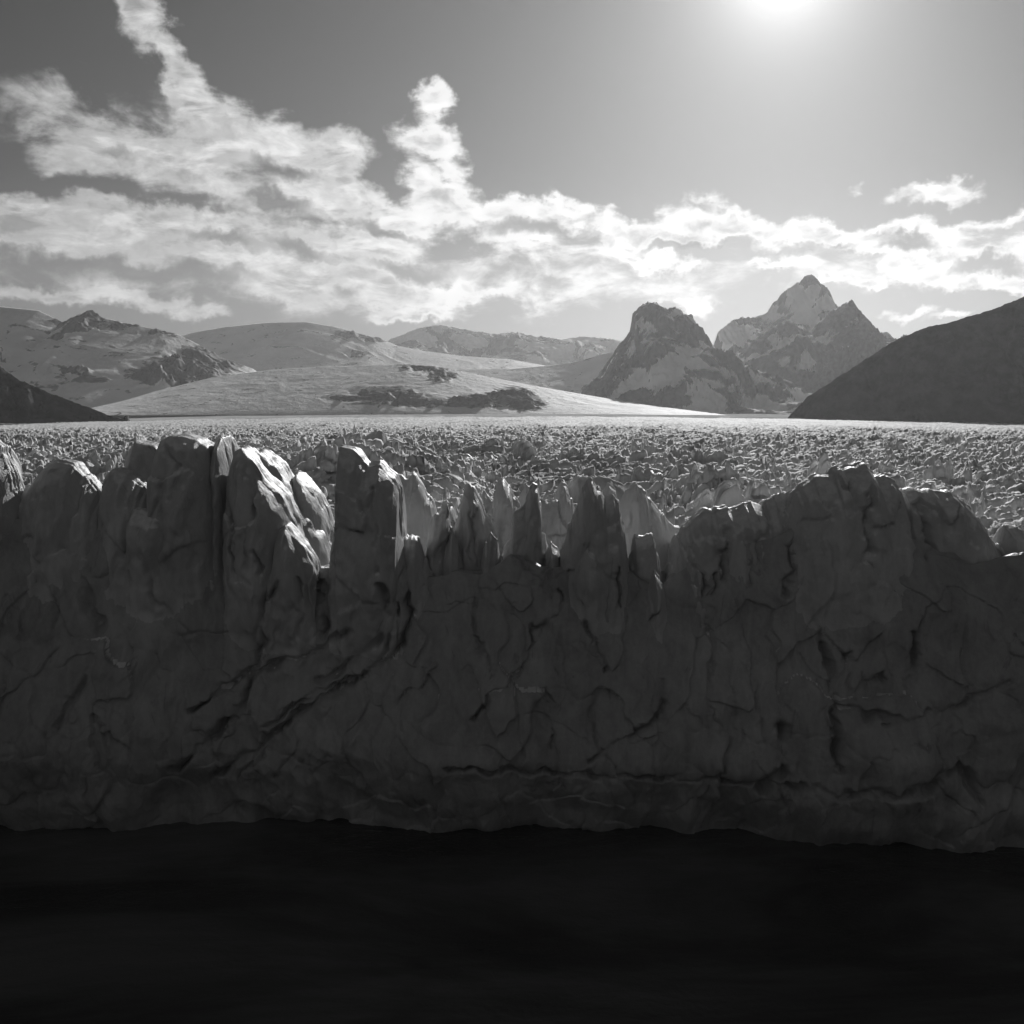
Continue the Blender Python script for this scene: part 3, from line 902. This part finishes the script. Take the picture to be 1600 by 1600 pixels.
mountain('mountain', 'dark sharp-topped rock ridge in front of the highest peak',
         [(1010, 640), (1050, 622), (1090, 595), (1130, 572), (1160, 550), (1190, 530), (1212, 512), (1228, 502), (1246, 512), (1262, 520), (1280, 504), (1298, 488), (1312, 482), (1328, 472), (1345, 494), (1374, 514), (1402, 526), (1440, 545), (1500, 590), (1540, 640)],
         8000, 1500, 650, 335, 230, base_rock=.70, rockiness=.9, steep=.3,
         rocks=[(1328, 500, 30, 26, .4), (1175, 568, 50, 9, -.5), (1262, 540, 24, 9, -.45), (1105, 600, 40, 9, -.4), (1300, 610, 120, 26, .5), (1395, 545, 30, 10, -.3), (1225, 520, 14, 10, .4)])
mountain('mountain', 'far left snow mountain with a line of black crags on its crest',
         [(-300, 470), (-120, 474), (0, 479), (60, 485), (98, 503), (120, 492), (145, 485), (162, 497), (195, 503), (230, 512), (275, 521), (310, 538), (350, 560), (395, 576), (430, 600), (480, 640)],
         6800, 1300, 646, 341, 150, base_rock=.02, rockiness=.5,
         rocks=[(120, 508, 32, 11, .9), (150, 492, 20, 7, .8), (190, 508, 26, 7, .7), (250, 519, 30, 4, .6), (88, 525, 16, 5, .5), (300, 575, 50, 20, .75), (325, 545, 24, 16, .8), (265, 592, 50, 12, .6), (365, 566, 20, 7, .7), (105, 580, 32, 14, .65), (150, 592, 20, 6, .4), (5, 555, 10, 8, .6)])
mountain('mountain', 'smooth snow dome under the clouds left of the middle',
         [(200, 560), (260, 532), (300, 520), (350, 511), (420, 504), (480, 503), (530, 512), (560, 521), (590, 527), (620, 540), (660, 548), (720, 556), (800, 562), (900, 580)],
         10500, 1700, 636, 351, 180, base_rock=.01, rockiness=.4, shape=.9,
         rocks=[(545, 522, 22, 5, .7), (590, 530, 24, 4, .7), (555, 553, 14, 4, .6)])
mountain('mountain', 'hazy snow range half lost in cloud at the valley head',
         [(560, 560), (610, 530), (650, 514), (690, 508), (730, 516), (770, 522), (810, 520), (850, 528), (880, 530), (910, 526), (960, 530), (1010, 540), (1080, 560)],
         14000, 2000, 600, 361, 320, base_rock=.3, rockiness=.7,
         rocks=[(790, 540, 40, 14, .5), (690, 530, 30, 8, .3)])
mountain('mountain', 'broad low snow slope with dark outcrops in the valley centre',
         [(180, 632), (240, 612), (330, 590), (420, 578), (500, 573), (570, 571), (640, 569), (690, 574), (740, 584), (800, 596), (870, 609), (940, 621), (1010, 632), (1090, 643)],
         5600, 800, 649, 371, 70, base_rock=.01, rockiness=.4, shape=.9,
         rocks=[(660, 573, 28, 5, .8), (690, 586, 18, 9, .7), (600, 618, 45, 10, .7), (660, 630, 40, 6, .7), (545, 622, 30, 4, .5), (740, 628, 28, 8, .75), (800, 620, 30, 12, .8), (830, 632, 20, 7, .7)])
mountain('mountain', 'pale side glacier curving up toward the foot of the craggy peak',
         [(600, 600), (660, 584), (720, 577), (800, 576), (860, 571), (900, 565), (930, 556), (960, 549), (1000, 552), (1050, 570), (1120, 620)],
         8600, 1000, 648, 381, 60, base_rock=.01, rockiness=.3, shape=.9)

# ------------------------------------------------------------------ haze
if HAZE_DENSITY > 0:
    m, N = new_mat('valley haze')
    pv = N.n('ShaderNodeVolumePrincipled')
    pv.inputs['Color'].default_value = (.9, .9, .9, 1)
    pv.inputs['Density'].default_value = HAZE_DENSITY
    pv.inputs['Anisotropy'].default_value = .5
    o = N.n('ShaderNodeOutputMaterial')
    N.t.links.new(pv.outputs[0], o.inputs['Volume'])
    import bmesh
    bm = bmesh.new()
    bmesh.ops.create_cube(bm, size=1.0)
    me = bpy.data.meshes.new('haze')
    for vtx in bm.verts:
        vtx.co = (vtx.co.x * 30000, vtx.co.y * 18500 + 8000, (vtx.co.z + .5) * 2360 - 160)
    bm.to_mesh(me); bm.free()
    me.materials.append(m)
    link('haze', me, kind='stuff', label='thin pale haze filling the glacier valley', category='haze')
